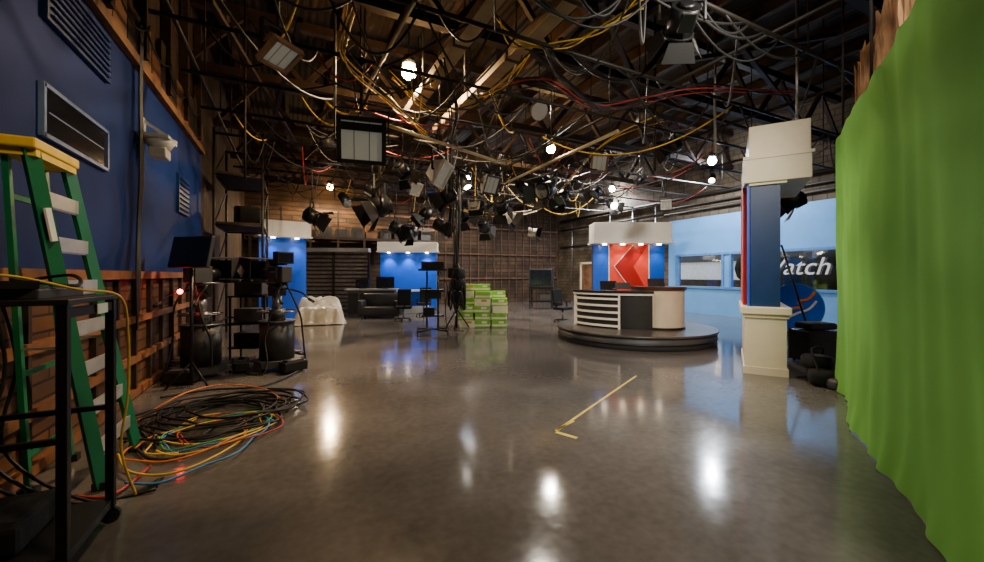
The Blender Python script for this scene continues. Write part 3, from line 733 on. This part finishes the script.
def chair(name,u,v,yaw,z=0.0,m=cloth):
    b=B(name,W(u,v,z),R(yaw))
    for a in range(5):
        c,s_=math.cos(a*1.2566),math.sin(a*1.2566); b.beam((0,0,0.10),(0.28*c,0.28*s_,0.07),0.04,0.03,black); b.sph((0.28*c,0.28*s_,0.03),0.03,rubber,seg=8)
    b.cyl((0,0,0.08),(0,0,0.42),0.03,steel); b.box((0,0,0.47),(0.5,0.48,0.1),m,bev=0.03); b.box((0,0.25,0.83),(0.46,0.08,0.58),m,bev=0.03,rot=(R(-8),0,0)); b.beam((0,0.2,0.42),(0,0.28,0.65),0.06,0.02,black)
    for sx in (-1,1): b.box((sx*0.28,0.0,0.68),(0.05,0.3,0.04),blackp,bev=0.01); b.beam((sx*0.28,0.05,0.45),(sx*0.28,0.05,0.67),0.03,0.03,black)
    return b.build()
chair('office_chair',3.25,10.9,YW,0.32)
chair('office_chair',2.4,13.6,YW+40,0.0)

# ---------------------------------------------------------------- set wing wall
th=-math.degrees(A0)-31.0
b=B('set_wing_wall',W(4.35,6.40,0),R(th))
Lw=1.8
b.box((0.02,Lw/2,0.49),(0.56,Lw,0.98),cream,bev=0.01); b.box((0.02,Lw/2,1.03),(0.68,Lw+0.14,0.12),cream,bev=0.015); b.box((0.02,Lw/2,0.94),(0.61,Lw+0.06,0.05),cream); b.box((0.02,Lw/2,0.06),(0.60,Lw+0.04,0.12),cream)
b.box((0.02,Lw/2,2.1),(0.40,Lw-0.1,2.05),setnavy)
b.box((-0.23,Lw/2+0.25,2.1),(0.10,Lw-0.2,2.03),setredl); b.box((-0.27,1.3,2.1),(0.04,0.12,2.03),whitel); b.box((-0.205,0.18,2.1),(0.03,0.25,2.03),setblueb)
b.box((0.17,Lw/2,3.28),(0.88,Lw+0.05,0.38),cream,bev=0.01); b.box((0.20,Lw/2,3.76),(0.80,Lw-0.05,0.50),cream,bev=0.01); b.box((0.18,Lw/2,3.49),(0.92,Lw+0.08,0.05),cream)
b.box((0.05,Lw/2,3.08),(0.50,Lw-0.02,0.06),cream)
b.build()
b=B('leaning_pole'); b.cyl(W(6.4,7.9,0.02),W(5.75,7.95,2.2),0.02,black); b.cyl(W(6.4,7.9,0.0),W(6.4,7.9,0.03),0.12,black); b.build()
b=B('equipment_bag_pile',W(4.86,5.90,0),0.3)
b.box((0,0.0,0.12),(0.62,0.34,0.24),cloth,bev=0.09,seg=3,rot=(0,0,0.2)); b.box((0.05,0.05,0.31),(0.44,0.28,0.20),cloth,bev=0.08,seg=3,rot=(0.1,0.1,-0.5)); b.box((-0.22,-0.2,0.08),(0.3,0.26,0.16),dgrey,bev=0.06,seg=3,rot=(0,0,0.8))
b.box((0.2,-0.18,0.05),(0.3,0.24,0.09),darkwood,bev=0.03,rot=(0,0,0.3)); b.box((-0.05,-0.22,0.15),(0.2,0.18,0.04),whitel,rot=(0.3,0,0.3))
b.tube(crv([(-0.25,0,0.22),(-0.1,0.1,0.50),(0.15,0,0.48),(0.25,0.1,0.22)],6),0.015,cloth)
b.tube(crv([(-0.3,-0.1,0.02),(-0.35,-0.35,0.02),(0.0,-0.4,0.02),(0.3,-0.3,0.02),(0.25,-0.1,0.1)],6),0.012,blkc)
b.build()
b=B('road_case',W(5.9,7.3,0),-A0); b.box((0,0,0.32),(0.6,0.5,0.56),blackp,bev=0.02)
for sx in (-1,1):
    for sy in (-1,1): b.box((sx*0.29,sy*0.24,0.32),(0.03,0.03,0.58),dsteel); b.sph((sx*0.24,sy*0.19,0.03),0.03,rubber,seg=8)
b.box((0,0,0.45),(0.61,0.51,0.02),dsteel); b.box((0,0,0.68),(0.5,0.4,0.12),cloth,bev=0.04); b.build()
b=B('round_logo_sign',W(7.60,10.0,0),-A0-R(18))
b.M=Matrix.Translation((0,0,0.80))@Matrix.Rotation(R(-8),4,'X')
b.cyl((0,0.03,0),(0,-0.02,0),0.60,bluec,seg=48); b.cyl((0,-0.02,0),(0,-0.035,0),0.57,setblueb,seg=48)
b.tube(crv([(-0.35,-0.045,-0.25),(-0.1,-0.045,-0.05),(0.1,-0.045,0.0),(0.05,-0.045,0.14),(0.25,-0.045,0.2),(0.4,-0.045,0.38)],6),0.035,org)
b.tube(crv([(-0.3,-0.045,-0.33),(0.0,-0.045,-0.16),(0.25,-0.045,-0.05),(0.42,-0.045,0.15)],6),0.03,whitel)
b.M=Matrix.Identity(4)
for sx in (-1,1): b.cyl((sx*0.35,0.05,0.4),(sx*0.42,-0.12,0.0),0.02,black)
b.cyl((0,0.1,1.1),(0,0.55,0.0),0.02,black); b.cyl((-0.42,-0.03,0.18),(0.42,-0.03,0.18),0.02,black)
b.build()
t=bpy.data.curves.new('window_lettering','FONT'); t.body='Watch'; t.size=0.80; t.extrude=0.005; t.shear=0.3
to=bpy.data.objects.new('window_lettering',t); bpy.context.scene.collection.objects.link(to)
to.location=(XR-0.03,8.72,1.62); to.rotation_euler=(R(90),0,R(-90)); t.materials.append(white)
# exterior
b=B('exterior_ground'); b.box((26.4,9,-0.15),(22,30,0.2),mat('dry_grass',(0.70,0.55,0.22),0.9)); b.build()
b=B('exterior_building'); b.box((30,19,1.3),(4,12,2.6),mat('stucco',(0.9,0.88,0.83),0.9)); b.box((27.97,19,1.0),(0.1,10,0.5),darkwood); b.box((30,19,2.9),(4.3,12.3,0.65),dgrey); b.build()
b=B('exterior_hedge')
hm_=mat('hedge_leaf',(0.008,0.014,0.010),0.9,var=0.5,scale=9,bump=1)
for i in range(52): b.sph((19+random.random(),0.0+i*0.22,1.0+random.random()*1.0),0.8,hm_,seg=8)
for i in range(26): b.sph((19+random.random(),0.0+i*0.44,0.5),0.6,hm_,seg=8)
b.build()

# ---------------------------------------------------------------- carton stack
b=B('carton_stack',W(-0.28,12.55,0),-A0)
bw,bh,bd=0.46,0.215,0.34
hs=[6,6,5]
for c in range(3):
    for dd in range(2):
        n=hs[c]-(1 if dd==0 and c!=0 else 0)
        if dd==0 and c==0: n=3
        for r_ in range(n):
            x=(c-1)*0.5+random.uniform(-.03,.03); y=(0.2 if dd else -0.2)+random.uniform(-.02,.02); z=r_*(bh+0.004)+bh/2
            rz=R(random.uniform(-5,5))
            b.box((x,y,z),(bw,bd,bh),boxg if (r_+c)%4 else boxw,rot=(0,0,rz))
            b.box((x,y,z-0.04),(bw+0.006,bd+0.006,bh*0.28),boxw,rot=(0,0,rz))
            b.box((x+0.06,y,z+0.05),(bw*0.35,bd+0.008,bh*0.3),boxo if (r_*3+c)%5==0 else boxw,rot=(0,0,rz))
b.build()
b=B('rolling_equipment_stand',W(-1.62,10.9,0),R(YW+10))
for a in ((-1,-1),(1,-1),(-1,1),(1,1)):
    b.beam((0,0,0.14),(a[0]*0.4,a[1]*0.32,0.10),0.05,0.04,black); b.cyl((a[0]*0.4-0.015,a[1]*0.32,0.05),(a[0]*0.4+0.015,a[1]*0.32,0.05),0.05,rubber)
for x in (-0.15,0.15): b.cyl((x,0,0.12),(x,0,1.7),0.025,black)
b.box((0,0,0.5),(0.6,0.42,0.04),black); b.box((0,0,1.18),(0.6,0.45,0.05),black); b.box((0,0.02,1.05),(0.44,0.36,0.18),black)
b.box((0,0,1.74),(0.76,0.40,0.05),black); b.box((0,-0.1,1.86),(0.6,0.05,0.20),blackp,rot=(R(-20),0,0)); b.box((-0.1,0,0.62),(0.3,0.3,0.2),black)
b.tube(crv([(0.2,0,1.7),(0.4,0,1.3),(0.35,0,0.7),(0.45,0.2,0.1),(0.9,0.4,0.02)],8),0.015,blkc)
b.build()
c=W(-1.05,11.9,0)
b=B('cable_drop_stand',c,0)
b.cyl((0,0,0.02),(0,0,4.6),0.03,black); 
for a in (0,120,240): b.cyl((0,0,0.6),(0.4*math.cos(R(a)),0.4*math.sin(R(a)),0.02),0.02,black)
for zc0 in (0.95,1.3,1.65):
    b.box((0.0,0.0,zc0),(0.48,0.34,0.32),cloth,bev=0.06,rot=(0.1,0,0.3+zc0))
for i in range(12):
    a=random.uniform(0,6.28); r1=random.uniform(0.14,0.28)
    b.tube(crv([(0.05*math.cos(a),0.05*math.sin(a),random.uniform(1.7,2.0)),(r1*math.cos(a),r1*math.sin(a),1.4),(r1*math.cos(a+.5),r1*math.sin(a+.5),random.uniform(0.5,0.8)),(r1*math.cos(a+1.2),r1*math.sin(a+1.2),random.uniform(1.0,1.4))],6),0.022,blkc)
for i in range(8):
    a=random.uniform(0,6.28); b.tube(crv([(0.1*math.cos(a),0.1*math.sin(a),4.6),(0.12*math.cos(a+1),0.12*math.sin(a+1),3.6),(0.07*math.cos(a+2),0.07*math.sin(a+2),2.6),(0.1*math.cos(a+3),0.1*math.sin(a+3),1.8)],6),0.018,blkc)
b.build()
b=B('television_cart',W(2.35,19.0,0),R(YW-15))
for sx in (-1,1):
    for sy in (-1,1): b.box((sx*0.5,sy*0.3,0.5),(0.05,0.05,0.95),black)
b.box((0,0,0.95),(1.1,0.7,0.05),black); b.box((0,0,0.35),(1.1,0.7,0.05),black); b.box((0,0,1.45),(1.15,0.55,0.9),blackp,bev=0.04); b.box((0,-0.28,1.47),(0.98,0.02,0.72),screen,bev=0.005); b.box((0.2,0,0.55),(0.5,0.4,0.3),dgrey)
b.build()
# ---------------------------------------------------------------- back-left set dressing
b=B('slatted_set_wall',W(-6.7,16.9,0),R(YW+5))
b.box((0,0.2,1.35),(2.9,0.1,2.7),dgrey)
slm=mat('slat_metal',(0.20,0.18,0.17),0.35,0.5,var=0.3)
for i in range(15): b.box((0,0.1,0.18+i*0.17),(2.9,0.10,0.10),slm,rot=(R(15),0,0))
for x in (-1.45,0,1.45): b.box((x,0.02,1.35),(0.09,0.08,2.7),black)
b.box((0,0.0,2.65),(3.0,0.45,0.16),grey)
b.build()
def draped():
    bm=bmesh.new(); nx,ny=44,34; wx,wy=1.65,1.15; g=[]
    for j in range(ny+1):
        row=[]
        for i in range(nx+1):
            x=(i/nx-0.5)*2; y=(j/ny-0.5)*2
            d=max(abs(x),abs(y))
            h=0.52+0.30*(1/(1+math.exp(-(y-0.15)*14)))
            e=1/(1+math.exp((d-0.80)*22))
            z=0.015+h*e+0.09*noise.noise(Vector((x*4,y*4,1)))*(0.3+e)+0.03*abs(noise.noise(Vector((x*12,y*12,3))))
            z=max(0.01,z)
            row.append(bm.verts.new((x*wx/2*(1+0.08*noise.noise(Vector((y*5,x*3,7)))),y*wy/2*(1+0.08*noise.noise(Vector((x*5,y*3,9)))),z)))
        g.append(row)
    for j in range(ny):
        for i in range(nx): f=bm.faces.new((g[j][i],g[j][i+1],g[j+1][i+1],g[j+1][i])); f.smooth=True
    me=bpy.data.meshes.new('sheet_covered_armchair'); bm.to_mesh(me); bm.free()
    me.materials.append(mat('plastic_sheet',(0.62,0.56,0.45),0.2,var=0.2,scale=4))
    o=bpy.data.objects.new('sheet_covered_armchair',me); bpy.context.scene.collection.objects.link(o)
    o.location=W(-5.7,13.2,0); o.rotation_euler=(0,0,R(YW+20))
draped()
b=B('studio_counter',W(-4.75,15.9,0),R(YW+5))
b.box((0,0,0.5),(1.8,0.55,1.0),dgrey); b.box((0,0,1.03),(2.0,0.65,0.06),grey)
for k in range(4): b.box((-0.68+k*0.45,-0.285,0.5),(0.38,0.02,0.8),black)
b.box((0.5,0,1.3),(0.7,0.08,0.45),screen); b.box((-0.4,0,1.25),(0.5,0.08,0.35),screen); b.box((0.5,0,1.08),(0.2,0.15,0.06),black); b.box((-0.4,0,1.07),(0.2,0.15,0.05),black)
b.build()
for u,v in ((-3.1,14.0),(-2.7,15.8)): chair('office_chair',u,v,YW+random.uniform(-40,40)+180)
b=B('leather_sofa',W(-4.15,14.95,0),R(YW))
b.box((0,0,0.25),(1.5,0.7,0.35),blackp,bev=0.06); b.box((0,0.28,0.6),(1.5,0.2,0.6),blackp,bev=0.07)
for sx in (-1,1): b.box((sx*0.7,0,0.42),(0.2,0.7,0.5),blackp,bev=0.06)
for sx in (-1,1):
    for sy in (-1,1): b.cyl((sx*0.6,sy*0.25,0),(sx*0.6,sy*0.25,0.1),0.03,steel)
b.build()
b=B('white_set_counter',W(-3.6,17.0,0),R(YW+5)); b.box((0,0,0.45),(1.7,0.5,0.9),setblueb); b.box((0,0,0.93),(1.9,0.65,0.07),whitel); b.box((0,0,0.15),(1.75,0.55,0.3),whitel); b.build()
b=B('scaffold_tower',(-1.15,12.4,0))
for x in (-0.5,0.5):
    for y in (-1.0,1.0): b.cyl((x,y,0),(x,y,5.1),0.03,pipem)
for z in (0.4,1.6,2.8,4.0):
    for y in (-1.0,1.0): b.cyl((-0.5,y,z),(0.5,y,z),0.022,pipem)
    for x in (-0.5,0.5): b.cyl((x,-1,z),(x,1,z),0.022,pipem); b.cyl((x,-1,z),(x,1,z+1.1),0.016,pipem)
b.box((0,0,2.85),(1.0,2.0,0.05),darkwood); b.box((0.1,0.2,3.15),(0.6,0.8,0.5),cloth,bev=0.05); b.box((0,0,4.05),(1.0,2.0,0.05),darkwood)
b.build()
b=B('back_storage_loft')
b.box((2.5,20.3,3.3),(8.6,1.2,0.12),darkwood)
for i in range(8): b.box((-1.6+i*1.17,19.75,1.63),(0.1,0.1,3.25),darkwood); b.box((-1.6+i*1.17,19.75,4.0),(0.06,0.06,1.3),darkwood)
for z in (3.9,4.5): b.box((2.5,19.75,z),(8.6,0.05,0.1),plywood)
for i in range(12): s_=random.uniform(0.3,0.7); b.box((-1.3+i*0.68,20.3,3.36+s_/2),(0.5,0.6,s_),random.choice([plywood,dgrey,darkwood,dgrey]))
b.build()

# ---------------------------------------------------------------- world, camera
w=bpy.data.worlds.new('World'); bpy.context.scene.world=w; w.use_nodes=True
bg=w.node_tree.nodes['Background']; bg.inputs[0].default_value=(0.66,0.77,1.0,1); bg.inputs[1].default_value=1.8
cam=bpy.data.cameras.new('Camera'); cam.lens=400/984*36; cam.sensor_width=36; cam.sensor_fit='HORIZONTAL'; cam.shift_y=-6/984; cam.clip_start=0.05
co=bpy.data.objects.new('Camera',cam); bpy.context.scene.collection.objects.link(co); co.location=(0,0,CH); co.rotation_euler=(R(90),0,-A0)
bpy.context.scene.camera=co
